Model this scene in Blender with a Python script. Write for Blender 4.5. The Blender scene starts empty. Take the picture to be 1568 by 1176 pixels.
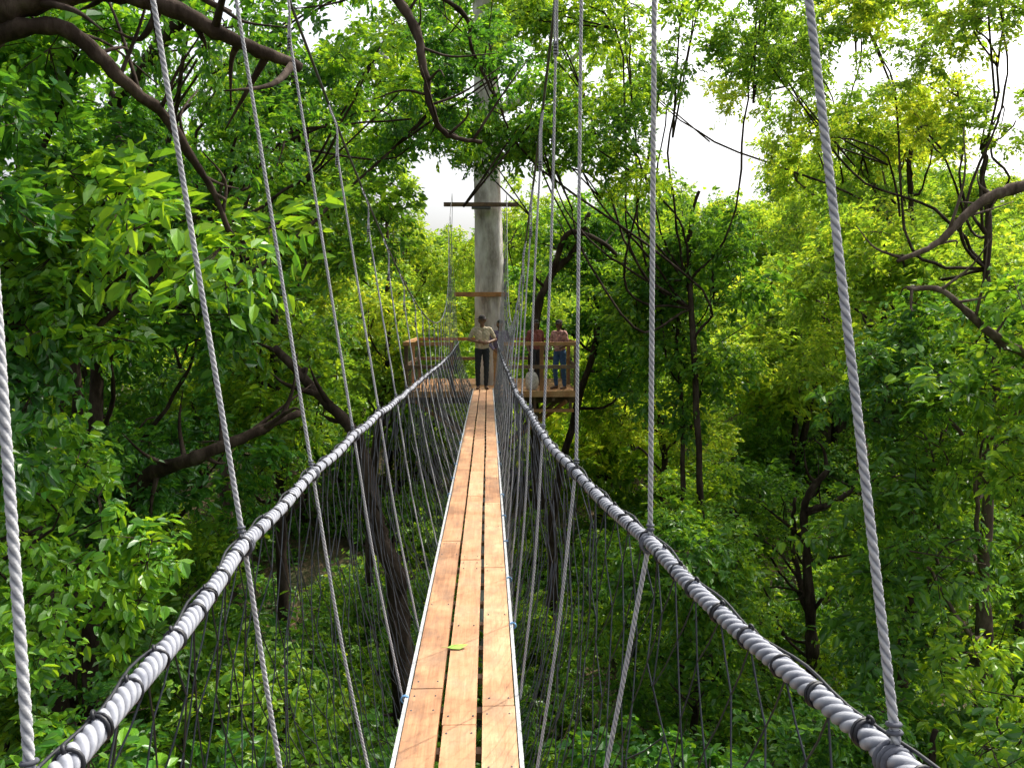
import bpy, math, random
import numpy as np
rng=np.random.default_rng(11)
scene=bpy.context.scene
scene.view_settings.view_transform='Standard'
scene.view_settings.look='None'
scene.view_settings.exposure=0

# ---------------------------------------------------------------- helpers
def link(o,parent=None):
    scene.collection.objects.link(o)
    if parent is not None: o.parent=parent
    return o

class MB:
    def __init__(s): s.v=[];s.f=[];s.m=[];s.a=[];s.n=0
    def add(s,v,f,mat=0,attr=None):
        v=np.asarray(v,float).reshape(-1,3)
        for q in f: s.f.append(tuple(int(i)+s.n for i in q))
        s.m.extend([mat]*len(f)); s.v.append(v)
        s.a.append(np.zeros(len(v)) if attr is None else np.asarray(attr,float))
        s.n+=len(v)
    def build(s,name,mats,parent=None,smooth=True,attr=False):
        me=bpy.data.meshes.new(name)
        me.from_pydata(np.concatenate(s.v).tolist(),[],s.f)
        for m in mats: me.materials.append(m)
        me.polygons.foreach_set('material_index',s.m)
        me.polygons.foreach_set('use_smooth',[smooth]*len(s.f))
        if attr:
            a=me.attributes.new('strand','FLOAT','POINT'); a.data.foreach_set('value',np.concatenate(s.a))
        me.update()
        return link(bpy.data.objects.new(name,me),parent)

def frames(P,ref):
    T=np.gradient(P,axis=0); T/=np.linalg.norm(T,axis=1)[:,None]+1e-12
    ref=np.asarray(ref,float)
    A=np.cross(T,ref); A/=np.linalg.norm(A,axis=1)[:,None]+1e-9
    B=np.cross(A,T)
    return T,A,B

def resample(P,step,n=None):
    P=np.asarray(P,float); d=np.r_[0,np.cumsum(np.linalg.norm(np.diff(P,axis=0),axis=1))]
    k=n or max(2,int(d[-1]/step)+1)
    s=np.linspace(0,d[-1],k)
    return np.stack([np.interp(s,d,P[:,i]) for i in range(3)],1),s

def catmull(P,sub=8):
    P=np.asarray(P,float); Q=np.vstack([2*P[0]-P[1],P,2*P[-1]-P[-2]]); out=[]
    for i in range(1,len(Q)-2):
        for t in np.linspace(0,1,sub,endpoint=False):
            a,b,c,d=Q[i-1],Q[i],Q[i+1],Q[i+2]
            out.append(.5*((2*b)+(-a+c)*t+(2*a-5*b+4*c-d)*t*t+(-a+3*b-3*c+d)*t**3))
    out.append(P[-1]); return np.array(out)

def tube(mb,P,r,n=6,ref=(0,0,1),mat=0,attr=None,closed_end=True):
    P=np.asarray(P,float); k=len(P); r=np.broadcast_to(np.asarray(r,float),(k,))
    T,A,B=frames(P,ref)
    a=np.linspace(0,2*np.pi,n,endpoint=False)
    V=P[:,None,:]+r[:,None,None]*(np.cos(a)[None,:,None]*A[:,None,:]+np.sin(a)[None,:,None]*B[:,None,:])
    i=np.arange(k-1)[:,None]*n; j=np.arange(n)[None,:]; j2=(j+1)%n
    F=np.stack([i+j,i+j2,i+n+j2,i+n+j],-1).reshape(-1,4).tolist()
    if closed_end:
        F.append(list(range(n))[::-1]); F.append([(k-1)*n+q for q in range(n)])
    mb.add(V.reshape(-1,3),F,mat)

def rope(mb,P,r,pitch,step,ref=(0,0,1),nprof=12,lobes=3,mat=0,depth=.24):
    P,s=resample(P,step); k=len(P)
    T,A,B=frames(P,ref)
    a=np.linspace(0,2*np.pi,nprof,endpoint=False)
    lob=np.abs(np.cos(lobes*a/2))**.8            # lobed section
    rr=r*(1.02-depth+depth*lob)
    ang=a[None,:]+(2*np.pi*s/pitch)[:,None]
    V=P[:,None,:]+rr[None,:,None]*(np.cos(ang)[:,:,None]*A[:,None,:]+np.sin(ang)[:,:,None]*B[:,None,:])
    i=np.arange(k-1)[:,None]*nprof; j=np.arange(nprof)[None,:]; j2=(j+1)%nprof
    F=np.stack([i+j,i+j2,i+nprof+j2,i+nprof+j],-1).reshape(-1,4).tolist()
    F.append(list(range(nprof))[::-1]); F.append([(k-1)*nprof+q for q in range(nprof)])
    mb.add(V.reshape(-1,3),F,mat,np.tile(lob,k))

def ring(mb,c,axis,R,r,mat=0,n=14,m=6):
    axis=np.asarray(axis,float); axis/=np.linalg.norm(axis)
    h=np.array([0,0,1.]) if abs(axis[2])<.9 else np.array([0,1.,0])
    A=np.cross(axis,h);A/=np.linalg.norm(A);B=np.cross(axis,A)
    t=np.linspace(0,2*np.pi,n,endpoint=False);u=np.linspace(0,2*np.pi,m,endpoint=False)
    rad=np.cos(t)[:,None]*A+np.sin(t)[:,None]*B
    V=np.asarray(c)+ (R+r*np.cos(u))[None,:,None]*rad[:,None,:]+ (r*np.sin(u))[None,:,None]*axis
    i=np.arange(n)[:,None];j=np.arange(m)[None,:]
    F=np.stack([i*m+j,i*m+(j+1)%m,((i+1)%n)*m+(j+1)%m,((i+1)%n)*m+j],-1).reshape(-1,4).tolist()
    mb.add(V.reshape(-1,3),F,mat)

def box(mb,c,s,mat=0,rz=0,rx=0,ry=0):
    x,y,z=[q/2 for q in s]
    V=np.array([[a*x,b*y,d*z] for a in(-1,1) for b in(-1,1) for d in(-1,1)])
    def R(ax,t):
        c_,s_=math.cos(t),math.sin(t)
        return {'x':np.array([[1,0,0],[0,c_,-s_],[0,s_,c_]]),'y':np.array([[c_,0,s_],[0,1,0],[-s_,0,c_]]),'z':np.array([[c_,-s_,0],[s_,c_,0],[0,0,1]])}[ax]
    V=V@R('x',rx).T@R('y',ry).T@R('z',rz).T+np.array(c)
    mb.add(V,[(0,1,3,2),(4,6,7,5),(0,4,5,1),(2,3,7,6),(0,2,6,4),(1,5,7,3)],mat)

# ---------------------------------------------------------------- materials
def M(name,rough=.7,spec=.3):
    m=bpy.data.materials.new(name); m.use_nodes=True; nt=m.node_tree
    b=nt.nodes['Principled BSDF']; b.inputs['Roughness'].default_value=rough
    b.inputs['Specular IOR Level'].default_value=spec
    return m,nt,b
def ramp(nt,fac,stops):
    r=nt.nodes.new('ShaderNodeValToRGB'); e=r.color_ramp.elements
    while len(e)<len(stops): e.new(.5)
    for q,(p,c) in zip(e,stops): q.position=p; q.color=(*c,1)
    nt.links.new(fac,r.inputs[0]); return r.outputs[0]
def noise(nt,scale,detail=4,vec=None,rough=.55):
    n=nt.nodes.new('ShaderNodeTexNoise'); n.inputs['Scale'].default_value=scale; n.inputs['Detail'].default_value=detail
    n.inputs['Roughness'].default_value=rough
    if vec is not None: nt.links.new(vec,n.inputs['Vector'])
    return n.outputs['Fac']
def objco(nt,scale=(1,1,1)):
    t=nt.nodes.new('ShaderNodeTexCoord'); m=nt.nodes.new('ShaderNodeMapping'); m.inputs['Scale'].default_value=scale
    nt.links.new(t.outputs['Object'],m.inputs['Vector']); return m.outputs['Vector']
def math_(nt,op,a,b=None):
    n=nt.nodes.new('ShaderNodeMath'); n.operation=op
    for i,q in enumerate((a,b)):
        if q is None: continue
        if isinstance(q,(int,float)): n.inputs[i].default_value=q
        else: nt.links.new(q,n.inputs[i])
    return n.outputs[0]
def bump(nt,b,h,strength=.3,dist=.01):
    n=nt.nodes.new('ShaderNodeBump'); n.inputs['Strength'].default_value=strength; n.inputs['Distance'].default_value=dist
    nt.links.new(h,n.inputs['Height']); nt.links.new(n.outputs[0],b.inputs['Normal'])

def wood_mat(name,c0,c1,c2):
    m,nt,b=M(name,.62,.3)
    v=objco(nt,(22,1.3,22)); n1=noise(nt,2.2,5,v,.65)
    g=nt.nodes.new('ShaderNodeNewGeometry')
    f=math_(nt,'ADD',math_(nt,'MULTIPLY',n1,.7),math_(nt,'MULTIPLY',g.outputs['Random Per Island'],.40))
    v2=objco(nt,(1,1,1)); n2=noise(nt,3.5,5,v2,.6)
    f=math_(nt,'ADD',f,math_(nt,'MULTIPLY',math_(nt,'SUBTRACT',n2,.5),1.2))
    col=ramp(nt,f,[(.22,c0),(.52,c1),(.85,c2)])
    n3=noise(nt,7,6,objco(nt,(1,.5,1)),.7)
    mx=nt.nodes.new('ShaderNodeMixRGB'); nt.links.new(ramp(nt,n3,[(.46,(0,0,0)),(.70,(.8,.8,.8))]),mx.inputs[0])
    nt.links.new(col,mx.inputs[1]); mx.inputs[2].default_value=(c1[0]*.52,c1[1]*.62,c1[2]*.8,1)
    nt.links.new(mx.outputs[0],b.inputs['Base Color'])
    bump(nt,b,n1,.4,.004); return m
plank_m=wood_mat('plank_wood',(.21,.10,.050),(.40,.21,.105),(.54,.335,.19))
timber_m=wood_mat('deck_timber',(.20,.09,.035),(.42,.20,.075),(.55,.32,.15))
darkwood_m=wood_mat('weathered_timber',(.06,.035,.022),(.15,.09,.05),(.24,.16,.10))

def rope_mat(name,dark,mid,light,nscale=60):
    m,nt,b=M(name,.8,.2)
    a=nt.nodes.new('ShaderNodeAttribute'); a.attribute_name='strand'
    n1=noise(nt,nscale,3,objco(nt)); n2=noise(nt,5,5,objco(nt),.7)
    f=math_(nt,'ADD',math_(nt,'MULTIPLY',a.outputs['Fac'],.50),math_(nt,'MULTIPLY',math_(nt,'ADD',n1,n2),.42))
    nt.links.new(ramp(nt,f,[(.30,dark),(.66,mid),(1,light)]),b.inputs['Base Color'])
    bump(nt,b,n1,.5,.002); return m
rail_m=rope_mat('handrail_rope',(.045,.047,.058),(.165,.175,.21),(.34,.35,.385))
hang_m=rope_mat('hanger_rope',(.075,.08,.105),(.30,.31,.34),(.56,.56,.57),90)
def flat(name,c,rough=.6,spec=.4,metal=0,var=.25,ns=20):
    m,nt,b=M(name,rough,spec); n=noise(nt,ns,4,objco(nt)); b.inputs['Metallic'].default_value=metal
    nt.links.new(ramp(nt,n,[(.3,tuple(q*(1-var) for q in c)),(.7,tuple(min(1,q*(1+var)) for q in c))]),b.inputs['Base Color']); return m
twine_m=flat('black_twine',(.012,.013,.018),.5)
net_m=flat('net_cord',(.022,.026,.034),.45)
blue_m=flat('blue_tie',(.16,.34,.58),.6)
steel_m=flat('steel_cable',(.10,.10,.11),.4,.5,.6)
alu_m=flat('aluminium_rail',(.42,.43,.44),.5,.5,.35)

def bark_mat(name,c0,c1,c2,sc=5):
    m,nt,b=M(name,.9,.1)
    n=noise(nt,sc,5,objco(nt,(1,1,.35)),.65)
    nt.links.new(ramp(nt,n,[(.32,c0),(.5,c1),(.7,c2)]),b.inputs['Base Color']); bump(nt,b,n,.8,.05); return m
bark_dark=bark_mat('bark_dark',(.014,.010,.007),(.038,.027,.02),(.09,.068,.054))
bark_pale=bark_mat('bark_pale',(.04,.03,.022),(.10,.075,.056),(.22,.18,.14))
bark_grey=bark_mat('bark_grey',(.22,.19,.17),(.50,.46,.44),(.74,.72,.70),3.2)

def leaf_mat(name,stops,tk,tr=.42,gl=.02):
    m=bpy.data.materials.new(name); m.use_nodes=True; nt=m.node_tree
    for n in list(nt.nodes):
        if n.type!='OUTPUT_MATERIAL': nt.nodes.remove(n)
    out=nt.nodes['Material Output']
    g=nt.nodes.new('ShaderNodeNewGeometry'); oi=nt.nodes.new('ShaderNodeObjectInfo')
    f=math_(nt,'ADD',math_(nt,'MULTIPLY',g.outputs['Random Per Island'],.5),math_(nt,'MULTIPLY',oi.outputs['Random'],.5))
    c=ramp(nt,f,stops)
    d=nt.nodes.new('ShaderNodeBsdfDiffuse'); nt.links.new(c,d.inputs['Color'])
    t=nt.nodes.new('ShaderNodeBsdfTranslucent')
    mu=nt.nodes.new('ShaderNodeMixRGB'); mu.blend_type='MULTIPLY'; mu.inputs[0].default_value=1; nt.links.new(c,mu.inputs[1]); mu.inputs[2].default_value=(*tk,1)
    nt.links.new(mu.outputs[0],t.inputs['Color'])
    gs=nt.nodes.new('ShaderNodeBsdfGlossy'); gs.inputs['Roughness'].default_value=.36; gs.inputs['Color'].default_value=(1,1,1,1)
    mx=nt.nodes.new('ShaderNodeMixShader'); mx.inputs[0].default_value=tr
    nt.links.new(d.outputs[0],mx.inputs[1]); nt.links.new(t.outputs[0],mx.inputs[2])
    m2=nt.nodes.new('ShaderNodeMixShader'); m2.inputs[0].default_value=gl
    nt.links.new(mx.outputs[0],m2.inputs[1]); nt.links.new(gs.outputs[0],m2.inputs[2])
    nt.links.new(m2.outputs[0],out.inputs[0]); return m
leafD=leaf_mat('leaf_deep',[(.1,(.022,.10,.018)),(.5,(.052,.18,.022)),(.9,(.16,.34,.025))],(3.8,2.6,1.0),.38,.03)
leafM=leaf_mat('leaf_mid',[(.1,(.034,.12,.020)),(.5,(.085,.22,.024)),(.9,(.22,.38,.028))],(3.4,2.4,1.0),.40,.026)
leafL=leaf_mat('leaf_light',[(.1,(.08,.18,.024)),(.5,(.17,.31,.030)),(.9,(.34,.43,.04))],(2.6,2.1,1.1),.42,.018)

# ---------------------------------------------------------------- leaf sprays (instanced source meshes)
def spray_arrays(r,ntw=12,nl=9,size=.11):
    mb=MB()
    for t in range(ntw):
        az=r.uniform(0,2*np.pi); el=r.uniform(-.5,.75)
        d=np.array([np.cos(az)*np.cos(el),np.sin(az)*np.cos(el),np.sin(el)])
        L=r.uniform(.3,.62)
        if t%2==0:
            tube(mb,np.array([[0,0,0],d*L+np.array([0,0,-.12])]),[.006,.002],3,(0.1,.2,1),1,closed_end=False)
        for k in range(nl):
            u=r.uniform(.25,1.0); p=d*L*u+np.array([0,0,-.14])*u*u+r.normal(0,.025,3)
            side=np.cross(d,[0,0,1]); side/=np.linalg.norm(side)+1e-6
            ld=d*r.uniform(.2,.9)+side*r.choice([-1,1])*r.uniform(.3,1)+np.array([0,0,r.uniform(-.75,.15)])
            ld/=np.linalg.norm(ld)
            nn=np.array([0,0,1])+r.normal(0,.5,3); w=np.cross(nn,ld); w/=np.linalg.norm(w)+1e-6
            nn=np.cross(ld,w); l=size*r.uniform(.55,1.35); wd=l*r.uniform(.40,.62)/2; fo=wd*.35
            dr=np.array([0,0,-1.])
            V=[p, p+ld*l*.3+w*wd+nn*fo, p+ld*l*.7+w*wd*.8+nn*fo+dr*l*.06, p+ld*l+dr*l*.16, p+ld*l*.7-w*wd*.8+nn*fo+dr*l*.06, p+ld*l*.3-w*wd+nn*fo]
            mb.add(V,[(0,1,2,3),(0,3,4,5)],0)
    return np.concatenate(mb.v),np.array(mb.f),np.array(mb.m)
def leafmesh(name,V,F,Mi,lm,bm):
    me=bpy.data.meshes.new(name); me.from_pydata(V.tolist(),[],F.tolist())
    me.materials.append(lm); me.materials.append(bm); me.polygons.foreach_set('material_index',Mi); me.update()
    return me
def rotm(ax,ay,az):
    cx,sx,cy,sy,cz,sz=math.cos(ax),math.sin(ax),math.cos(ay),math.sin(ay),math.cos(az),math.sin(az)
    return np.array([[cz,-sz,0],[sz,cz,0],[0,0,1]])@np.array([[cy,0,sy],[0,1,0],[-sy,0,cy]])@np.array([[1,0,0],[0,cx,-sx],[0,sx,cx]])
CLR=1.2   # radius of a whole-clump source
def group(tag,meshes):
    col=bpy.data.collections.new('leaf_'+tag)
    for me in meshes: col.objects.link(bpy.data.objects.new('leaf_'+tag,me))
    ng=bpy.data.node_groups.new('scatter_'+tag,'GeometryNodeTree')
    ng.interface.new_socket('Geometry',in_out='INPUT',socket_type='NodeSocketGeometry')
    ng.interface.new_socket('Geometry',in_out='OUTPUT',socket_type='NodeSocketGeometry')
    N=ng.nodes; gi=N.new('NodeGroupInput'); go=N.new('NodeGroupOutput')
    ci=N.new('GeometryNodeCollectionInfo'); ci.inputs['Collection'].default_value=col
    ci.inputs['Separate Children'].default_value=True; ci.inputs['Reset Children'].default_value=True
    ip=N.new('GeometryNodeInstanceOnPoints'); ip.inputs['Pick Instance'].default_value=True
    ra=N.new('GeometryNodeInputNamedAttribute'); ra.data_type='FLOAT_VECTOR'; ra.inputs['Name'].default_value='rot'
    sa=N.new('GeometryNodeInputNamedAttribute'); sa.data_type='FLOAT'; sa.inputs['Name'].default_value='scl'
    ng.links.new(gi.outputs[0],ip.inputs['Points']); ng.links.new(ci.outputs[0],ip.inputs['Instance'])
    ng.links.new(ra.outputs['Attribute'],ip.inputs['Rotation']); ng.links.new(sa.outputs['Attribute'],ip.inputs['Scale'])
    ng.links.new(ip.outputs[0],go.inputs[0]); return ng
SG={};CG={}
for tag,lm,bm,seed,size in (('D',leafD,bark_dark,100,.125),('M',leafM,bark_dark,200,.120),('L',leafL,bark_pale,300,.118)):
    r=np.random.default_rng(seed); sp=[spray_arrays(r,size=size) for _ in range(3)]
    SG[tag]=group('spray_'+tag,[leafmesh('leaf_spray',*s,lm,bm) for s in sp])
    cl=[]
    for q in range(4):
        Vs=[];Fs=[];Ms=[];o=0
        for k in range(17):
            V,F,Mi=sp[r.integers(3)]; d=r.normal(size=3); d/=np.linalg.norm(d)
            p=d*CLR*r.uniform(.1,1)**.4*np.array([1.08,1.08,.7])
            V=(V*r.uniform(.85,1.25))@rotm(r.normal(0,.35),r.normal(0,.35),r.uniform(0,6.28)).T+p
            Vs.append(V);Fs.append(F+o);Ms.append(Mi);o+=len(V)
        cl.append(leafmesh('leaf_clump',np.concatenate(Vs),np.concatenate(Fs),np.concatenate(Ms),lm,bm))
    CG[tag]=group('clump_'+tag,cl)
TOTAL=[0,0]
def crown(name,pts,scl,tint,parent=None,G=None,tilt=.3):
    pts=np.asarray(pts).reshape(-1,3)
    if len(pts)==0: return
    me=bpy.data.meshes.new(name); me.vertices.add(len(pts))
    me.vertices.foreach_set('co',pts.astype(np.float32).ravel())
    rot=np.stack([rng.normal(0,tilt,len(pts)),rng.normal(0,tilt,len(pts)),rng.uniform(0,6.28,len(pts))],1)
    a=me.attributes.new('rot','FLOAT_VECTOR','POINT'); a.data.foreach_set('vector',rot.astype(np.float32).ravel())
    a=me.attributes.new('scl','FLOAT','POINT'); a.data.foreach_set('value',np.asarray(scl,np.float32))
    o=link(bpy.data.objects.new(name,me),parent); md=o.modifiers.new('leaves','NODES'); md.node_group=(G or SG)[tint]
    TOTAL[0 if G is None else 1]+=len(pts); return o

# ---------------------------------------------------------------- bridge geometry functions
def deckz(y): return np.interp(y,[-2,0,5,10,15,20.3],[.03,0,-.02,-.05,-.10,-.20])
def cablez(y): return 1.5+.029*(np.asarray(y)-10.5)**2
def cable(side,y):
    z=cablez(y)
    if side<0: x=max(-(.53+.12*(z-1.5)),-.76)
    else: x=.37+.02*(z-1.5)+np.interp(y,[1.6,2.6,6,20],[.05,0,0,.16])
    return np.array([x,y,z])
def railp(side,y):
    if side<0: x=np.interp(y,[-.6,.87,1.3,1.8,2.5,5,9,20.3],[-.33,-.35,-.38,-.42,-.44,-.44,-.50,-.60])
    else: x=np.interp(y,[-.6,.87,1.43,1.8,2.5,3.3,5.5,9,20.3],[.80,.585,.51,.47,.40,.345,.31,.33,.36])
    z=np.interp(y,[-.6,1,4,7,11,15,20.3],[1.2,1.12,1.12,1.05,.95,.9,.92])
    if side>0: z-=np.interp(y,[0,2],[.02,0])
    return np.array([x,y,z])

# ---------------------------------------------------------------- terrain
def gz(x,y):
    x=np.asarray(x,float);y=np.asarray(y,float)
    z=-9.5+.16*np.clip(x-3,0,30)+.10*np.clip(-x-6,0,60)+.20*np.clip(y-26,0,60)
    z=z+.10*np.clip(-y-10,0,60)
    return z+.5*np.sin(x*.31+1)*np.cos(y*.27)+.25*np.sin(x*.9)*np.sin(y*.8+2)
xs=np.concatenate([np.linspace(-600,-70,14),np.linspace(-65,65,90),np.linspace(70,600,14)])
ys=np.concatenate([np.linspace(-600,-45,14),np.linspace(-40,110,100),np.linspace(120,600,14)])
X,Y=np.meshgrid(xs,ys); Z=gz(X,Y); nx=len(xs)
i=np.arange(len(ys)-1)[:,None]*nx; j=np.arange(nx-1)[None,:]
F=np.stack([i+j,i+j+1,i+nx+j+1,i+nx+j],-1).reshape(-1,4).tolist()
m,nt,b=M('forest_floor',.95,.1)
n1=noise(nt,.8,6,objco(nt),.7); n2=noise(nt,9,4,objco(nt),.7)
nt.links.new(ramp(nt,math_(nt,'MULTIPLY',math_(nt,'ADD',n1,n2),.5),[(.40,(.025,.05,.015)),(.52,(.07,.06,.035)),(.64,(.20,.13,.085))]),b.inputs['Base Color'])
bump(nt,b,n2,.9,.1)
mb=MB(); mb.add(np.stack([X,Y,Z],-1).reshape(-1,3),F); mb.build('ground',[m])

# ---------------------------------------------------------------- foliage placement filter
def keep(p,s=.5):
    x,y,z=p[:,0],p[:,1],p[:,2]
    top=np.maximum(cablez(y)+.9,2.0+.135*y)
    bad=(np.abs(x+.05)<1.25+.012*y)&(y<20.5)&(z>-1.6)&(z<top)
    bad|=(x>-2.9)&(x<3.2)&(y>18.8)&(y<24.6)&(z>-1.1)&(z<2.4)
    bad|=(np.abs(x-.1)<1.25)&(y>18)&(y<22.2)&(z<4.6)&(z>-1)
    bad|=(x>.2)&(x<2.9)&(y>9)&(y<21)&(z>-.9*y/20-.4)&(z<1.9)&(x<.16*y)
    bad|=(x<-.2)&(x>-.145*y-.35)&(y>5)&(y<21)&(z>-.9*y/20-.5)&(z<1.75)
    d=np.sqrt(x**2+y**2+(z-1.6)**2); bad|=d<3.3
    return ~bad
dirs=rng.normal(size=(60,3)); dirs/=np.linalg.norm(dirs,axis=1)[:,None]

def fill(name,cl,tint,parent,density,sc=(.85,1.25)):
    cp=[];cs=[];pts=[];sc_=[]
    for (x,y,z,r) in cl:
        p=np.array([x,y,z]); full=keep(p+dirs*(r*.85)).all() and keep(p[None]).all()
        if full and z-r*.6>float(gz(x,y)): cp.append(p); cs.append(r/CLR*rng.uniform(.95,1.05)); continue
        n=int(density*.85*(r/1.2)**2)
        d=rng.normal(size=(n,3)); d/=np.linalg.norm(d,axis=1)[:,None]
        q=p+d*(r*rng.uniform(.15,1,n)**.45)[:,None]*np.array([1.05,1.05,.68])
        k=keep(q)&(q[:,2]>gz(q[:,0],q[:,1])+.2)
        pts.append(q[k]); sc_.append(rng.uniform(*sc,n)[k])
    if cp: crown(name,np.array(cp),cs,tint,parent,CG,.3)
    if pts: crown(name+'_sprays',np.concatenate(pts),np.concatenate(sc_),tint,parent)

def tree(name,base,crown_c,crown_r,ncl,tint,density=22,tr=.2,bark=None,limbs=(),clr=(.9,1.5),extra_clumps=(),tc=None):
    bark=bark or bark_dark
    base=np.array([base[0],base[1],float(gz(base[0],base[1]))-.3]); c=np.array(crown_c,float); R=np.array(crown_r,float)
    mb=MB()
    t_=c if tc is None else np.array(tc,float)
    top=t_+np.array([0,0,R[2]*.35])
    mid=(base+t_)/2+np.append(rng.normal(0,.3,2),0)
    tp=catmull([base,base*.7+mid*.3+np.append(rng.normal(0,.15,2),0),mid,t_-np.array([0,0,R[2]*.4]),top],8)
    tp[4:,:2]+=np.cumsum(rng.normal(0,.03,(len(tp)-4,2)),0)
    tube(mb,tp,np.linspace(tr,tr*.25,len(tp))*(1+.08*rng.normal(size=len(tp))),10,(0,1,.05))
    cl=[]
    for k in range(ncl):
        d=rng.normal(size=3); d/=np.linalg.norm(d); u=rng.uniform(.25,1)**.5
        cl.append((*(c+R*d*u),rng.uniform(*clr)))
    cl+=list(extra_clumps)
    for ci_,(x,y,z,r) in enumerate(cl):
        p=np.array([x,y,z])
        if ci_%3==2: continue
        hz=min(z-.2*r, top[2]); k=int(np.clip(np.interp(hz-1.2-.3*np.hypot(x-t_[0],y-t_[1]),tp[:,2],np.arange(len(tp))),4,len(tp)-2))
        s=tp[k]; L=np.linalg.norm(p-s); m1=s*.65+p*.35+rng.normal(0,.16*L,3)*.6+np.array([0,0,-.12*L]); m2=s*.3+p*.7+rng.normal(0,.10*L,3)
        lp=catmull([s,m1,m2,p],6); lp[1:]+=np.cumsum(rng.normal(0,.025,(len(lp)-1,3)),0); lr=tr*.36*(1-k/len(tp)*.5)
        if keep(lp[4:]).all(): tube(mb,lp,np.linspace(lr,.014,len(lp))*(1+.07*rng.normal(size=len(lp))),6,(.1,.2,1))
        for q in range(2):
            e=p+rng.normal(0,.6,3)*r*.7
            if keep(np.array([e,p])).all(): tube(mb,catmull([m2,p+rng.normal(0,.2,3),e],4),np.linspace(.022,.006,9),4,(.1,.2,1))
    for path,r0,r1 in limbs:
        P=catmull(path,8); P=P+np.cumsum(rng.normal(0,.008,P.shape),0)
        tube(mb,P,np.linspace(r0,r1,len(P))*(1+.08*rng.normal(size=len(P))),9,(.15,.25,1))
        for k in range(4,len(P)-1,3):
            e=P[k]+rng.normal(0,.45,3)+np.array([0,0,.25])
            if keep(np.array([e])).all(): tube(mb,catmull([P[k],(P[k]+e)/2+rng.normal(0,.07,3),e],4),np.linspace(r1*.9,.006,9),5,(.1,.2,1))
    o=mb.build(name,[bark])
    fill('crown',cl,tint,o,density)
    return o

# ---- left side
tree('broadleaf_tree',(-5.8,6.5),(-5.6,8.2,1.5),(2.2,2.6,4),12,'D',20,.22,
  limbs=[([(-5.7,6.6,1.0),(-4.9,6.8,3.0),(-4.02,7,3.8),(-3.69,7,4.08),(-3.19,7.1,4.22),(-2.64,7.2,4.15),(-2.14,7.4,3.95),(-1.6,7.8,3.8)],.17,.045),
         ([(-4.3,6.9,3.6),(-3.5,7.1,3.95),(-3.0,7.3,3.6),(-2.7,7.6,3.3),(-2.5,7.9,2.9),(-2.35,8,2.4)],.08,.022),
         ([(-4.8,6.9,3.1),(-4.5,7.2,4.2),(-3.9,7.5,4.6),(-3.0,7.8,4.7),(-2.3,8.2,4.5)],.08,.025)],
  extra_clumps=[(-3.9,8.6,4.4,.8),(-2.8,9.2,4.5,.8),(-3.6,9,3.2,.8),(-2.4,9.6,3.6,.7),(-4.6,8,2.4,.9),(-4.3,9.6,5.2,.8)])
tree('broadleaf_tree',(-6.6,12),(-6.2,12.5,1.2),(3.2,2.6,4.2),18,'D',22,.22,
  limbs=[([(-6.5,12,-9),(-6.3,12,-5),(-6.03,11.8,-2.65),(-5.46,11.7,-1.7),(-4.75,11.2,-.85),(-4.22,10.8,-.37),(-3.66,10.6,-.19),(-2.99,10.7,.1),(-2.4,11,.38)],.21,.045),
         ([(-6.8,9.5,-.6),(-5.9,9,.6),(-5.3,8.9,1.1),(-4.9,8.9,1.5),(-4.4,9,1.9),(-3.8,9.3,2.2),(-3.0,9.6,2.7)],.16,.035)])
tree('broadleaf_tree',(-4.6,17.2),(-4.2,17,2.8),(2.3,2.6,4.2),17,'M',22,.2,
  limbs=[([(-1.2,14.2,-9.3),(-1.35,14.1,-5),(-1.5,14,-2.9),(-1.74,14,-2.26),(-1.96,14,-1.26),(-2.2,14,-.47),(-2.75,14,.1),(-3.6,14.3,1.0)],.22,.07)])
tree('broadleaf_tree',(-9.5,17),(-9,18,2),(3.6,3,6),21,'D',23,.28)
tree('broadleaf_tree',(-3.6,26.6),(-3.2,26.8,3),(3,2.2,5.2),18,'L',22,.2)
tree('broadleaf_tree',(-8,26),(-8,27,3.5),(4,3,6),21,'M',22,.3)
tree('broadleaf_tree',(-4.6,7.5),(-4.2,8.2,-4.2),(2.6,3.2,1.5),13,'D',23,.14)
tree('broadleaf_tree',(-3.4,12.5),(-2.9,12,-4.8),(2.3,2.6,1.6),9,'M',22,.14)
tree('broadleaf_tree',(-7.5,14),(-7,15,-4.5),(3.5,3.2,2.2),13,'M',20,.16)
# ---- canopy over the bridge
tree('broadleaf_tree',(-6.4,13.0),(-1.7,12.4,6.3),(2.6,2.4,1.5),8,'D',16,.17,clr=(.65,1.0),tc=(-5.4,12.6,4.6),
  limbs=[([(-5.4,12.6,4.6),(-3.6,11,5.6),(-2.4,10.4,6.0),(-1.6,10,5.9),(-1.05,10,5.42),(-.73,10,4.95),(-.61,10,4.4),(-.53,10,4.0),(-.34,10.1,3.72),(.06,10.3,3.68)],.10,.022),
         ([(-2.4,10.4,6.0),(-1.2,12,6.4),(-.2,13,6.2),(-.1,13.3,5.8),(.25,13.6,5.2),(.5,14,4.7)],.05,.015)],
  extra_clumps=[(-.6,14.5,4.9,.8),(-1.1,13.5,4.7,.8),(.8,15,5.2,.8),(-2,15,5,.9)])
tree('broadleaf_tree',(5.2,18.6),(1.6,17,6.2),(2.2,1.6,1.9),8,'M',16,.13,clr=(.65,1.0),tc=(4.6,18.2,3.6),
  extra_clumps=[(-.3,16.3,5.2,.8),(.4,16.8,5.2,.8),(0,15.4,6.5,.8),(-1.2,15.6,5.7,.8),(1.5,16.6,5.2,.8),(2.4,16.4,5,.9),(3.0,16.8,4.4,.9),(.1,15.8,4.7,.6),
                (4.1,16,7.1,.75),(5.1,16.2,6.6,.75),(3.5,16.4,6.2,.7),(5.6,16,7.6,.7)])
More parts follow.
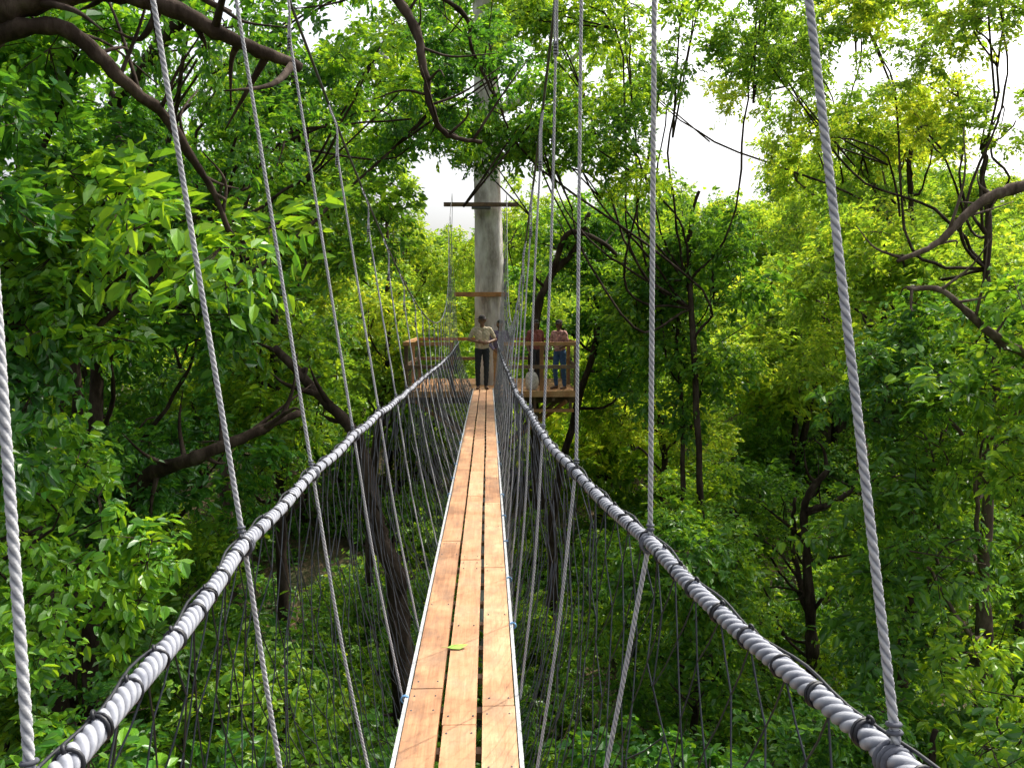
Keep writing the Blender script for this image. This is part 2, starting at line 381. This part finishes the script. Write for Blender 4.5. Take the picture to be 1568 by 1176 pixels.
# ---- right side
tree('broadleaf_tree',(2.0,24.8),(3.3,24.5,2.2),(2.2,1.8,3.2),16,'D',24,.2,
  limbs=[([(1.6,23.6,-4),(1.4,23.2,-.6),(1.43,23,1.4),(1.8,23,2.6),(2.5,23,3.4),(2.9,22.8,4.4)],.17,.06),
         ([(1.9,23,2.7),(2.3,22.6,3.8),(3.2,22.2,3.5),(4.1,22,2.6),(4.9,22,1.5)],.09,.03)])
tree('broadleaf_tree',(4.9,19.6),(4.4,19,1.8),(1.3,1.6,2.2),10,'M',24,.10)
tree('broadleaf_tree',(10.2,19),(9.9,20,1.8),(2.9,3,4.4),18,'L',20,.2,bark=bark_dark)
tree('broadleaf_tree',(8.2,20),(8,21,-3.8),(3,2.6,1.8),9,'M',20,.15,
  limbs=[([(8.3,20,-9),(8.25,20,-6.5),(8.05,20,-4.6),(8.0,20,-3.1),(8.6,20,-2.2)],.16,.07),([(8.02,20,-3.3),(8.7,19.8,-3.0),(9.4,19.6,-2.5),(10.2,19.5,-2.4)],.09,.03)])
tree('broadleaf_tree',(8.8,12.5),(8.4,13,.2),(2.2,2.6,3.6),12,'M',22,.2,bark=bark_pale,
  limbs=[([(9,12.4,3.6),(7.9,12,3.47),(7.27,12,3.2),(6.7,12,2.67),(6.1,12,2.38)],.11,.03),
         ([(9.2,12.4,1.2),(8.4,12.2,1.0),(7.6,12,1.3),(6.9,12,1.9),(6.3,12,2.0)],.10,.03)])
tree('broadleaf_tree',(11.2,17),(8.2,16,6.4),(3.4,2.2,1.9),11,'L',15,.15,bark=bark_dark,clr=(.7,1.1),tc=(10.2,16.5,4.4))
tree('broadleaf_tree',(14,24.5),(10.2,24,8.2),(4.2,2,2.6),10,'L',16,.18,bark=bark_dark,clr=(.9,1.4),tc=(12.6,24,6.0),extra_clumps=[(12,23.5,6.5,1.4),(11,24,5.2,1.3),(4.2,24,8.4,1.0)])
tree('broadleaf_tree',(13,26),(12.5,27,3.5),(4,3,5.2),20,'L',20,.28,bark=bark_pale)
tree('broadleaf_tree',(6.6,30),(6.6,30,-.2),(3.2,3,3.2),17,'L',22,.2,bark=bark_dark)
tree('broadleaf_tree',(3.6,9.5),(3.9,9.8,-5.2),(2.3,2.8,1.4),10,'D',22,.13)
tree('broadleaf_tree',(6.8,10),(6.6,11,-5.0),(2.4,2.6,1.8),11,'M',22,.14)
tree('broadleaf_tree',(4.2,15),(4.3,15.5,-4.0),(2.4,2.4,1.9),10,'M',22,.14)
tree('broadleaf_tree',(11.5,16),(11,17,-1.5),(2.6,3,3),11,'M',22,.18)
tree('broadleaf_tree',(.6,30),(.8,30,2),(3,3,4.5),17,'L',22,.2)

# ---- undergrowth: shrubs and saplings covering the slope below the bridge
n=430
uy=2+34*rng.random(n)**.8; ux=rng.uniform(-.70,.76,n)*(uy+3)
cn=np.sin(ux*.7+2)*np.cos(uy*.6)+np.sin(ux*1.7)*.5
mk=((cn>-.8)|(ux<2)); ux,uy,cn=ux[mk],uy[mk],cn[mk]
hh=rng.uniform(.3,1,len(ux))*np.clip(1.3+cn,.5,2.4)
crown('undergrowth',np.stack([ux,uy,gz(ux,uy)+hh],1),rng.uniform(.9,1.4,len(ux)),'M',None,CG,.25)

# ---- distant forest mass
P=[];S=[];mbt=MB()
for k in range(190):
    y=33+55*rng.random()**.85; x=rng.uniform(-.68*y-2,.72*y+2); g=float(gz(x,y)); h=rng.uniform(5.5,10)-(1.2 if .10*y<x<.3*y else 0); r=rng.uniform(2.6,3.9)
    c=np.array([x,y,g+h-r*.6]); tube(mbt,[(x,y,g-.5),(x+rng.normal(0,.3),y,g+h*.5),tuple(c)],[.2,.12,.06],6,(0,1,0))
    n=4; d=rng.normal(size=(n,3)); d/=np.linalg.norm(d,axis=1)[:,None]
    P.append(c+d*(r*rng.uniform(.4,.75,n))[:,None]*np.array([1,1,.8])); S.append(rng.uniform(1.6,2.2,n))
fo=mbt.build('distant_forest',[bark_dark])
P=np.concatenate(P);S=np.concatenate(S); h=rng.random(len(P))<.3
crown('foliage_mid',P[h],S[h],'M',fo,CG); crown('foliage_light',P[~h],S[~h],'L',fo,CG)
print('instances',TOTAL)

# ---------------------------------------------------------------- tower trunk with platform
mb=MB()
tp=catmull([(.28,22.6,float(gz(.3,22.6))-.4),(.25,22.5,-5),(.2,22.5,0),(.17,22.4,3),(.10,22.4,6),(.05,22.3,9),(-.2,22.4,12)],14)
k=len(tp); a=np.linspace(0,2*np.pi,26,endpoint=False); T,A,B=frames(tp,(0,1,0)); rad=np.interp(tp[:,2],[-10,-8,0,5,12],[.85,.55,.41,.36,.24])
fl=1+.06*np.sin(3*a[None,:]+tp[:,2:3]*.5)+.035*np.sin(7*a[None,:]+tp[:,2:3]*1.3)+.02*rng.normal(size=(k,26))
V=tp[:,None,:]+(rad[:,None]*fl)[:,:,None]*(np.cos(a)[None,:,None]*A[:,None,:]+np.sin(a)[None,:,None]*B[:,None,:])
ii=np.arange(k-1)[:,None]*26; jj=np.arange(26)[None,:]
mb.add(V.reshape(-1,3),np.stack([ii+jj,ii+(jj+1)%26,ii+26+(jj+1)%26,ii+26+jj],-1).reshape(-1,4).tolist())
for e,zz in (((-2.6,21.5,8.2),6.2),((2.8,21.8,8.6),6.8),((-1.2,24,10),8),((1.6,20.8,9.6),8.6)):
    s=tp[np.argmin(abs(tp[:,2]-zz))]; tube(mb,catmull([s,(s+np.array(e))/2+np.array([0,0,-.3]),e],8),np.linspace(.16,.04,17),8,(.1,1,.2))
ft=mb.build('platform_tree',[bark_grey])
fill('crown',[(-2.6,21.5,8,1.5),(2.8,21.8,8.3,1.4),(-1.2,24,9.8,1.5),(1.6,20.8,9.4,1.3),(0,22,11,1.6),(-1.2,21,6.6,.9)],'M',ft,26)

DZ=-.30
mb=MB()   # 0 timber 1 dark 2 net 3 steel
yy=20.42
for q in range(26):
    y=yy+q*.15
    if y>24.2: break
    box(mb,(.2+rng.normal(0,.01),y,DZ-.02),(4.2,.135,.04),0)
box(mb,(.2,20.33,DZ-.07),(4.3,.045,.15),0); box(mb,(.2,24.3,DZ-.07),(4.3,.045,.15),0)
for x in (-1.93,2.33): box(mb,(x,22.3,DZ-.075),(.045,3.85,.15),0)
for x in (-1.4,-.62,.9,1.75): box(mb,(x,22.3,DZ-.15),(.07,3.8,.2),1)
for y in (21.55,23.3): box(mb,(.2,y,DZ-.34),(4.5,.12,.17),1)
for s,x0 in ((-1,-1.7),(1,2.1)):
    for y in (20.75,21.9,23.3):
        P=np.array([(x0,y,DZ-.30),(.2+s*.3,22.3,DZ-1.75)]); tube(mb,P,.055,6,(0,1,0),0 if y<21 else 1)
# bearer and hanging step beneath the right-hand side
box(mb,(1.75,20.62,DZ-.52),(1.05,.10,.07),0); box(mb,(1.75,20.78,DZ-.52),(1.05,.12,.05),0)
for x in (1.3,2.2): box(mb,(x,20.70,DZ-.32),(.07,.05,.36),1)
posts=[(-1.9,20.4),(-.78,20.4),(.55,20.4),(1.45,20.4),(2.3,20.4),(2.3,22.3),(2.3,24.2),(-1.9,22.3),(-1.9,24.2),(.2,24.2)]
for i,(x,y) in enumerate(posts): box(mb,(x,y,DZ+.56),(.09,.09,1.14),0 if i%2 else 1,rz=.02*i)
def railbar(x0,x1,y0,y1,z,m=0,h=.09):
    L=math.hypot(x1-x0,y1-y0); box(mb,((x0+x1)/2,(y0+y1)/2,z),(L,.045,h),m,rz=math.atan2(y1-y0,x1-x0))
for z,m in ((DZ+1.17,0),(DZ+.6,1)):
    railbar(-1.96,-.72,20.34,20.34,z,m); railbar(.5,2.36,20.34,20.34,z,m)
    railbar(2.36,2.36,20.45,24.2,z,m); railbar(-1.96,-1.96,20.45,24.2,z,m); railbar(-1.9,2.3,24.26,24.26,z,m)
def meshpanel(p0,p1,z0,z1,step=.11):
    p0=np.array(p0);p1=np.array(p1);L=np.linalg.norm(p1-p0); nn=int(L/step)
    for s in (0,1):
        for q in range(-int((z1-z0)/step),nn):
            a0=max(0,q*step);a1=min(L,q*step+(z1-z0))
            if a1<=a0: continue
            za=z0+(a0-q*step); zb=z0+(a1-q*step)
            if s: za,zb=z1-(za-z0),z1-(zb-z0)
            A_=p0+(p1-p0)*a0/L; B_=p0+(p1-p0)*a1/L
            tube(mb,[(A_[0],A_[1],za),(B_[0],B_[1],zb)],.003,3,(.2,.1,.9),2,closed_end=False)
meshpanel((-1.9,20.38),(-.78,20.38),DZ,DZ+1.1); meshpanel((.55,20.38),(2.3,20.38),DZ,DZ+1.1)
meshpanel((2.3,20.4),(2.3,24.2),DZ,DZ+1.1); meshpanel((-1.9,20.4),(-1.9,24.2),DZ,DZ+1.1)
box(mb,(-.05,21.9,4.45),(1.95,.13,.1),1); box(mb,(-.05,22.02,2.12),(1.45,.09,.12),0)
box(mb,(-.05,21.9,4.36),(.5,.2,.05),3)
for x in (-.8,.55):
    tube(mb,[(x,21.9,4.42),(x*1.05,20.5,DZ+1.15)],.008,5,(0,1,0.1),3)
pf=mb.build('tree_platform',[timber_m,darkwood_m,net_m,steel_m],smooth=False)
bv=pf.modifiers.new('bev','BEVEL'); bv.width=.006; bv.segments=1

mb=MB()
prof=[(0,.0),(.13,.0),(.16,.06),(.17,.2),(.155,.34),(.11,.42),(.05,.46),(.07,.52),(.02,.53)]
a=np.linspace(0,2*np.pi,16,endpoint=False); V=[]
for r,z in prof: V+= [(1.22+r*math.cos(t)*(1+.08*math.sin(3*t+z*9)),20.75+r*.8*math.sin(t),DZ+.002+z) for t in a]
F=[(q*16+w,q*16+(w+1)%16,(q+1)*16+(w+1)%16,(q+1)*16+w) for q in range(len(prof)-1) for w in range(16)]
mb.add(V,F); mb.build('white_sack',[flat('sack_cloth',(.62,.62,.6),.8)])

# ---------------------------------------------------------------- bridge
bridge=link(bpy.data.objects.new('rope_bridge',None))
mb=MB()
bw=.136; gap=.020
for c,x in enumerate((-(bw+gap),0,(bw+gap))):
    y=-2.0
    first=True
    while y<20.25:
        L=[1.7,2.3,1.2,2.0][rng.integers(4)]*rng.uniform(.95,1.1)
        if first: L*=[.5,.9,.7][c]; first=False
        L=min(L,20.3-y)
        if L<.15: break
        z0,z1=float(deckz(y)),float(deckz(y+L-.008))
        box(mb,(x+rng.normal(0,.0022),y+L/2,(z0+z1)/2-.018+rng.normal(0,.0014)),(bw*rng.uniform(.97,1.01),L-.007,.036),0,rx=math.atan2(z1-z0,L),rz=rng.normal(0,.0008))
        yy_=y+.07
        while yy_<y+L:
            for dx in (-.045,.045):
                if yy_<9: ring(mb,(x+dx+rng.normal(0,.004),yy_,float(deckz(yy_))+.0005),(0,0,1),.0028,.0022,1,8,4)
            yy_+=.33*3 if yy_<y+L-1.1 else max(.1,y+L-.07-yy_) if y+L-.07-yy_>.05 else 9
        y+=L
pl=mb.build('planks',[plank_m,steel_m],bridge,smooth=False)
bv=pl.modifiers.new('bev','BEVEL'); bv.width=.003; bv.segments=2
mb=MB()
Y=np.arange(-2,20.31,.35)
for s in (-1,1):
    for a_,b_ in zip(Y[:-1],Y[1:]):
        z0,z1=float(deckz(a_)),float(deckz(b_)); 
        box(mb,(s*.236,(a_+b_)/2,(z0+z1)/2-.035),(.016,b_-a_+.0,.06),0,rx=math.atan2(z1-z0,b_-a_))
for y in np.arange(-1.9,20.3,.33): box(mb,(0,y,float(deckz(y))-.058),(.45,.05,.028),1)
ed=mb.build('ladder_frame',[alu_m,darkwood_m],bridge,smooth=False)

# handrails
mb=MB()
for s in (-1,1):
    P=np.array([railp(s,y) for y in np.linspace(-.6,20.35,90)]); P=catmull(P,3)
    P[:,2]-=.012*np.abs(np.sin(np.pi*(P[:,1]-.98)/.81))
    P=catmull(P[::3],4)
    near=P[P[:,1]<7.05]; far=P[P[:,1]>=7]
    rope(mb,near,.0155,.085,.0045,nprof=24,lobes=4,depth=.20); rope(mb,far,.0155,.085,.016,nprof=12,lobes=4,depth=.2)
mb.build('handrail_ropes',[rail_m],bridge,attr=True)
RL={s:np.array([railp(s,y)-np.array([0,0,.012*abs(math.sin(math.pi*(y-.98)/.81))]) for y in np.linspace(-.6,20.3,2091)]) for s in (-1,1)}
mb=MB()
for s in (-1,1):
    R=RL[s]; y=-.5; 
    while y<20.2:
        k=int((y+.6)/.01); p=R[k]; ax=R[min(k+1,2090)]-R[max(k-1,0)]
        ax=ax+rng.normal(0,.004,3)
        ring(mb,p,ax,.0161,.0026,0)
        if rng.random()<.55: ring(mb,p+ax/np.linalg.norm(ax)*.006,ax+rng.normal(0,.003,3),.0163,.0024,0)
        if rng.random()<.8: ring(mb,p+np.array([s*.004,0,.018]),(1,.3,.2),.0045,.0026,0,8,5)
        y+=rng.uniform(.08,.12) if y<9 else .2
    t=R[::4]; w=np.arange(len(t))
    off=np.stack([s*(.011+.005*np.sin(w*.9)),0*w,.014+.003*np.sin(w*.9+1)],1)
    tube(mb,t+off,.0024,5,(0,0,1),0)
    tube(mb,t+off*np.array([1,0,-1])+np.array([0,0,.002]),.0022,5,(0,0,1),0)
mb.build('lashing_twine',[twine_m],bridge)

# nets
mb=MB()
rows=10; dy=.115
for s in (-1,1):
    js=np.arange(int(-.5/dy),int(20.2/dy))
    N={}
    for r in range(rows+1):
        t=r/rows
        for j in js:
            y=j*dy+(r%2)*dy/2
            R=railp(s,y); E=np.array([s*.247,y,float(deckz(y))-.05])
            p=R*(1-t)+E*t; p[0]+=s*.07*math.sin(math.pi*t)*(1+.35*math.sin(y*1.9+s)); p[2]-=.03*math.sin(math.pi*t)
            if r==0: p[2]-=.02
            if 0<r<rows: p+=rng.normal(0,.009,3)
            N[(r,j)]=p
    for r in range(rows):
        for j in js:
            for dj in ((0,-1) if r%2==0 else (0,1)):
                q=(r+1,j+dj)
                if q in N:
                    a_,b_=N[(r,j)],N[q]
                    rr=.0019 if a_[1]<8 else .0024
                    mdp=(a_+b_)/2+np.array([0,0,-.006])
                    tube(mb,[a_,mdp,b_],rr,3,(.3,.5,.1),0,closed_end=False)
mb.build('safety_net',[net_m],bridge,smooth=True)

# hangers + lower stays
mb=MB(); mk=MB()
for s in (-1,1):
    Yh=[.82 if s<0 else .9]+list(np.arange(1.79,20.2,.81))
    for y in Yh:
        y=float(y)+(rng.normal(0,.015) if y>3 else 0)
        top=cable(s,y) if y>1 else cable(s,1.38 if s<0 else 1.6)
        R=railp(s,y)+np.array([s*.004,0,.012]); E=np.array([s*.252,y+.02,float(deckz(y))-.03])
        near=y<4.5; st=.0045 if y<2.2 else (.007 if near else .016); npf=12 if near else 6
        rad=.0060
        drop=min(.24,(top[2]-R[2])*.3)
        lo=top+(R-top)*(drop/np.linalg.norm(R-top))
        m_=(lo+R)/2+rng.normal(0,.004,3)*np.array([1,1,0])
        rope(mb,catmull([lo,m_,R],6),rad,.045,st,(0,1,0),npf)
        w=.02
        loop=catmull([lo+[0,0,-.06],lo+[0,w*.3,.02],lo+[0,w,drop*.55],top+[0,w*.7,-.01],top+[0,0,.014],top+[0,-w*.7,-.01],lo+[0,-w,drop*.55],lo+[0,-w*.3,.02],lo+[0,0,-.06]],6)
        loop[:,0]+=np.linspace(-.5,.5,len(loop))*.012
        rope(mb,loop,rad*.85,.045,st*1.3,(1,0,0),npf)
        for q in range(4): ring(mk,lo+np.array([0,0,-.05+.012*q])*1.0,(R-top),.0075,.0025,1,10,5)
        ax=railp(s,y+.02)-railp(s,y-.02)
        for q in (-.012,-.001,.010): ring(mk,railp(s,y)+ax/np.linalg.norm(ax)*q-np.array([0,0,.008]),ax+np.array([rng.normal(0,.006),0,rng.normal(0,.006)]),.0174,.0038,0,16,6)
        for q in (.0,.009): ring(mk,R+(top-R)/np.linalg.norm(top-R)*(.012+q),(top-R),.0070,.0028,0,12,6)
        m_=(R+E)/2+np.array([s*.012,0,0]); rope(mb,catmull([R-[s*.004,0,.03],m_,E],6),rad*.95,.045,st,(0,1,0),npf)
        if y>1 and rng.random()<.55:
            for q in range(2): ring(mk,E+np.array([-s*.008,.008*q-.01,.015]),(0,1,.1),.017,.003,2,12,5)
mb.build('hanger_ropes',[hang_m],bridge,attr=True)
mk.build('knots',[rail_m,twine_m,blue_m],bridge)
mb=MB()
for s in (-1,1):
    P=np.array([cable(s,y) for y in np.linspace(-.7,20.8,80)]); P=np.vstack([P,[(-.8 if s<0 else .6),21.85,4.5]])
    tube(mb,P,.007,8,(0,0,1),0)
mb.build('main_cables',[steel_m],bridge)
lm,nt,b=M('fallen_leaf',.5,.4); b.inputs['Base Color'].default_value=(.26,.42,.07,1)
mb=MB(); cx,cy=-.035,3.93
pts=[(-.055,0,.004),(-.03,.016,.008),(.01,.02,.007),(.05,.004,.016),(.01,-.016,.005),(-.03,-.013,.006)]
z0=float(deckz(cy)); mb.add([(cx+x,cy+y*1.5,z0+z) for x,y,z in pts],[(0,1,2,3),(0,3,4,5)]); tube(mb,[(cx-.055,cy,z0+.005),(cx-.08,cy+.006,z0+.004)],.0012,4)
mb.build('fallen_leaf',[lm])

# ---------------------------------------------------------------- people
def capsule(V,F,p1,p2,r1,r2,n=12):
    p1=np.array(p1,float);p2=np.array(p2,float);d=p2-p1;L=np.linalg.norm(d);d=d/L if L>1e-6 else np.array([0,0,1.])
    h=np.array([0,0,1.]) if abs(d[2])<.9 else np.array([1.,0,0]); A=np.cross(d,h);A/=np.linalg.norm(A);B=np.cross(d,A)
    rings=[]
    for t in np.linspace(-np.pi/2,0,5): rings.append((p1+d*r1*math.sin(t),max(r1*math.cos(t),1e-4)))
    for t in np.linspace(0,np.pi/2,5): rings.append((p2+d*r2*math.sin(t),max(r2*math.cos(t),1e-4)))
    o=len(V); a=np.linspace(0,2*np.pi,n,endpoint=False)
    for c,r in rings:
        for t in a: V.append(c+r*(math.cos(t)*A+math.sin(t)*B))
    for q in range(len(rings)-1):
        for w in range(n): F.append((o+q*n+w,o+q*n+(w+1)%n,o+(q+1)*n+(w+1)%n,o+(q+1)*n+w))
    F.append(tuple(o+w for w in range(n))[::-1]); F.append(tuple(o+(len(rings)-1)*n+w for w in range(n)))
def hand(caps,wr,dirv,palmn,s,grip):
    wr=np.array(wr,float); d=np.array(dirv,float); d/=np.linalg.norm(d); nrm=np.array(palmn,float); nrm-=d*nrm.dot(d); nrm/=np.linalg.norm(nrm); w=np.cross(d,nrm)*s
    for k,o in enumerate((-.03,-.01,.01,.03)):
        caps.append((wr+d*.01+w*o*.6,wr+d*.085+w*o,.014,.012,0))
        L=(.062,.075,.072,.055)[k]
        b0=wr+d*.088+w*o*1.05; b1=b0+(d*math.cos(grip)+nrm*math.sin(grip))*L*.55; b2=b1+(d*math.cos(2*grip)+nrm*math.sin(2*grip))*L*.5
        caps.append((b0,b1,.009,.0085,0)); caps.append((b1,b2,.0085,.0075,0))
    t0=wr+d*.03-w*.03; t1=t0+d*.035-w*.03+nrm*.01; t2=t1+d*.032+nrm*.015
    caps.append((t0,t1,.012,.010,0)); caps.append((t1,t2,.010,.0085,0))
def person(name,loc,rotz,colors,pose,hat=True,sleeve='long'):
    sk,sh,tr_,so,ha=colors
    caps=[]
    P=pose
    for s,key in ((-1,'L'),(1,'R')):
        hip=np.array([s*.09,0,.92]); kn=np.array(P['kn'+key]); an=np.array(P['an'+key]); td=np.array(P.get('to'+key,(s*.03,-.17,-.06)))
        caps+= [(hip,kn,.095,.066,2),(kn,an+np.array([0,0,.03]),.066,.052,2),(an,an+np.array([0,.03,-.045]),.042,.038,3),(an+np.array([0,0,-.045]),an+td,.042,.033,3)]
    ln=np.array(P.get('lean',(0,0,0)))
    for s in (-1,1):
        caps+= [((s*.07,0,.93),(s*.055,0,1.02),.105,.10,2),((s*.055,-.005,1.02),np.array([s*.085,0,1.32])+ln*.7,.108,.105,1),(np.array([s*.085,0,1.32])+ln*.7,np.array([s*.15,.005,1.43])+ln,.095,.062,1),
                (np.array([0,.01,1.44])+ln,np.array([s*.15,.005,1.42])+ln,.062,.058,1)]
    caps+= [(np.array([0,.01,1.42])+ln,np.array([0,-.005,1.54])+ln,.058,.05,0)]
    hc=np.array([0,-.015,1.635])+ln*1.15
    caps+= [(hc+[0,.012,.02],hc+[0,.012,-.0],.088,.078,0),(hc+[0,-.015,-.02],hc+[0,-.035,-.075],.068,.036,0),(hc+[0,-.088,.005],hc+[0,-.103,-.02],.010,.014,0)]
    for s in (-1,1): caps+= [(hc+[s*.080,.01,.01],hc+[s*.083,.015,-.025],.016,.011,0)]
    caps+= [(hc+[0,.03,.035],hc+[0,.028,-.02],.085,.078,4),(hc+[0,-.02,.06],hc+[0,.03,.055],.07,.07,4)]
    for s,key in ((-1,'L'),(1,'R')):
        shd=np.array([s*.185,.005,1.42])+ln; el=np.array(P['el'+key]); wr=np.array(P['wr'+key]); fd=wr-el
        if sleeve=='long': caps+= [(shd,el,.06,.046,1),(el,wr-fd*.08,.045,.034,1)]
        else:
            m_=shd*.35+el*.65; caps+= [(shd,m_,.062,.055,1),(m_,el,.045,.040,0),(el,wr,.040,.027,0)]
        caps+= [(wr-fd*.1,wr,.027,.025,0)]
        hand(caps,wr,P.get('hd'+key,fd),P.get('hn'+key,(-s,0,0)),s,.55)
    V=[];F=[]
    for c in caps: capsule(V,F,*c[:4])
    me=bpy.data.meshes.new(name); me.from_pydata([tuple(v) for v in V],[],F)
    o=link(bpy.data.objects.new('tmp_body',me)); rm=o.modifiers.new('r','REMESH'); rm.mode='VOXEL'; rm.voxel_size=.0085
    smo=o.modifiers.new('s','SMOOTH'); smo.factor=.5; smo.iterations=3
    dg=bpy.context.evaluated_depsgraph_get(); me2=bpy.data.meshes.new_from_object(o.evaluated_get(dg)); bpy.data.objects.remove(o)
    n=len(me2.vertices); co=np.empty(n*3); me2.vertices.foreach_get('co',co); co=co.reshape(-1,3)
    best=np.full(n,1e9); lab=np.zeros(n,int)
    for p1,p2,r1,r2,mt in caps:
        p1=np.array(p1,float);p2=np.array(p2,float);d=p2-p1;t=np.clip(((co-p1)@d)/(d@d+1e-12),0,1)
        ds=np.linalg.norm(co-(p1+t[:,None]*d),axis=1)-(r1+(r2-r1)*t)-(.006 if mt in(1,2) else 0)
        u=ds<best; best[u]=ds[u]; lab[u]=mt
    rel=co-hc
    face=(rel[:,1]<-.045)&(rel[:,2]<.045)&(lab==4); lab[face]=0
    for s in (-1,1): lab[(np.linalg.norm((rel-[s*.032,-.078,.012])*[1,.6,1.7],axis=1)<.015)]=5
    lab[(np.linalg.norm((rel-[0,-.095,-.052])*[.55,.6,1.8],axis=1)<.014)]=6
    cl=(lab==1)|(lab==2); nr=np.empty(n*3); me2.vertices.foreach_get('normal',nr); nr=nr.reshape(-1,3)
    fold=.005*np.sin(co[:,2]*55+co[:,0]*30)*np.sin(co[:,0]*40+co[:,2]*12+co[:,1]*30); co[cl]+= (nr*fold[:,None])[cl]
    me2.vertices.foreach_set('co',co.ravel())
    for m_ in (sk,sh,tr_,so,ha,eye_m,lip_m): me2.materials.append(m_)
    fl=[int(lab[p.vertices[0]]) for p in me2.polygons]
    me2.polygons.foreach_set('material_index',fl); me2.polygons.foreach_set('use_smooth',[True]*len(fl)); me2.update()
    po=link(bpy.data.objects.new(name,me2))
    po.location=loc; po.rotation_euler=(0,0,rotz)
    if hat:
        hb=MB(); prof=[(.005,.125),(.05,.12),(.082,.09),(.092,.05),(.094,.04),(.15,.034),(.15,.028),(.09,.034)]
        if hat=='cap': prof=[(.005,.118),(.05,.113),(.080,.088),(.090,.05),(.093,.03),(.09,.028)]
        a=np.linspace(0,2*np.pi,24,endpoint=False); VV=[]
        for r,z in prof:
            for t in a: VV.append(hc+np.array([r*math.cos(t)*.96,r*math.sin(t)*1.08+.012,z+.012]))
        FF=[(q*24+w,q*24+(w+1)%24,(q+1)*24+(w+1)%24,(q+1)*24+w) for q in range(len(prof)-1) for w in range(24)]
        hb.add(VV,FF,0)
        if hat=='cap':
            br=[hc+np.array([math.sin(t)*.085,-.085-.075*math.cos(t),.035]) for t in np.linspace(-1.45,1.45,11)]+[hc+np.array([math.sin(t)*.082,-.06-.03*math.cos(t),.045]) for t in np.linspace(1.45,-1.45,11)]
            hb.add(br,[tuple(range(22))],0)
        hb.build('hat',[flat('hat_cloth',(.05,.04,.04),.9)],po)
    return po
eye_m=flat('eyes',(.015,.012,.01),.3); lip_m=flat('lips',(.22,.07,.06),.5)
skin1=flat('skin_brown',(.22,.115,.07),.5); skin2=flat('skin_dark',(.14,.075,.05),.5)
hair_m=flat('hair',(.012,.01,.01),.6); shoe_m=flat('shoes',(.12,.06,.035),.6)
beige=flat('shirt_beige',(.50,.42,.30),.85); dkt=flat('trousers_dark',(.022,.026,.032),.85)
plaid=flat('shirt_red_grey',(.42,.22,.20),.85,var=.6,ns=14); jean=flat('jeans',(.035,.09,.20),.85)
purp=flat('shirt_violet',(.14,.11,.18),.85); khaki=flat('trousers_khaki',(.42,.24,.11),.85)
maroon=flat('shirt_maroon',(.20,.06,.05),.85)
person('man_in_beige_shirt',(-.02,19.75,float(deckz(19.75))+.0),.08,(skin1,beige,dkt,shoe_m,hair_m),
  dict(knL=(-.11,-.03,.5),knR=(.10,-.02,.5),anL=(-.10,.0,.085),anR=(.09,.01,.085),
       elL=(-.32,.03,1.18),elR=(.32,.03,1.18),wrL=(-.13,-.19,1.14),wrR=(.13,-.19,1.12),hdL=(.8,-.45,-.1),hdR=(-.8,-.45,-.1),hnL=(.1,1,0),hnR=(-.1,1,0)),True,'short')
person('woman_in_violet_shirt',(.42,20.85,DZ),.35,(skin1,purp,khaki,shoe_m,hair_m),
  dict(knL=(-.12,-.06,.5),knR=(.14,-.03,.5),anL=(-.12,.0,.085),anR=(.17,.03,.085),
       elL=(-.27,.04,1.15),elR=(.27,.04,1.15),wrL=(-.22,-.16,1.02),wrR=(.24,-.16,1.0)),False,'long')
person('man_in_maroon_shirt',(1.38,21.9,DZ),.5,(skin2,maroon,dkt,shoe_m,hair_m),
  dict(knL=(-.11,-.04,.5),knR=(.11,-.02,.5),anL=(-.11,.0,.085),anR=(.12,.03,.085),
       elL=(-.26,.04,1.15),elR=(.26,.04,1.15),wrL=(-.25,-.08,.92),wrR=(.25,-.08,.92)),'cap','short')
person('man_in_jeans',(1.95,20.95,DZ),-.75,(skin2,plaid,jean,shoe_m,hair_m),
  dict(knL=(-.10,-.07,.5),knR=(.12,-.01,.5),anL=(-.10,-.02,.085),anR=(.12,.04,.085),lean=(0,-.04,0),
       elL=(-.25,-.05,1.13),elR=(.26,-.02,1.14),wrL=(-.12,-.26,1.06),wrR=(.16,-.24,1.05),hdL=(.5,-.8,-.1),hdR=(-.5,-.8,-.1),hnL=(.3,0,-1),hnR=(-.3,0,-1)),'cap','short')

# ---------------------------------------------------------------- world, sun, camera
az=math.radians(50); el=math.radians(54)
w=bpy.data.worlds.new('World'); scene.world=w; w.use_nodes=True; nt=w.node_tree
sky=nt.nodes.new('ShaderNodeTexSky'); sky.sky_type='NISHITA'; sky.sun_disc=False; sky.sun_elevation=el; sky.sun_rotation=az
sky.dust_density=7; sky.air_density=1.0; sky.ozone_density=1
hs=nt.nodes.new('ShaderNodeHueSaturation'); hs.inputs['Saturation'].default_value=.35; hs.inputs['Value'].default_value=2.25
nt.links.new(sky.outputs[0],hs.inputs['Color'])
nt.links.new(hs.outputs[0],nt.nodes['Background'].inputs[0]); nt.nodes['Background'].inputs[1].default_value=.15
sd=bpy.data.lights.new('sun','SUN'); sd.energy=5; sd.angle=math.radians(.5); sd.color=(1,.94,.80)
so=link(bpy.data.objects.new('sun',sd))
from mathutils import Vector, Matrix
dirv=Vector((math.sin(az)*math.cos(el),math.cos(az)*math.cos(el),math.sin(el)))
so.rotation_euler=dirv.to_track_quat('Z','Y').to_euler(); so.location=(10,5,20)

cd=bpy.data.cameras.new('camera'); cd.sensor_width=36; cd.lens=29; cd.clip_end=2000; cd.clip_start=.05
co_=link(bpy.data.objects.new('camera',cd)); co_.location=(.115,0,1.62)
co_.rotation_euler=(math.radians(90-4.89),0,math.radians(-1.68))
scene.camera=co_
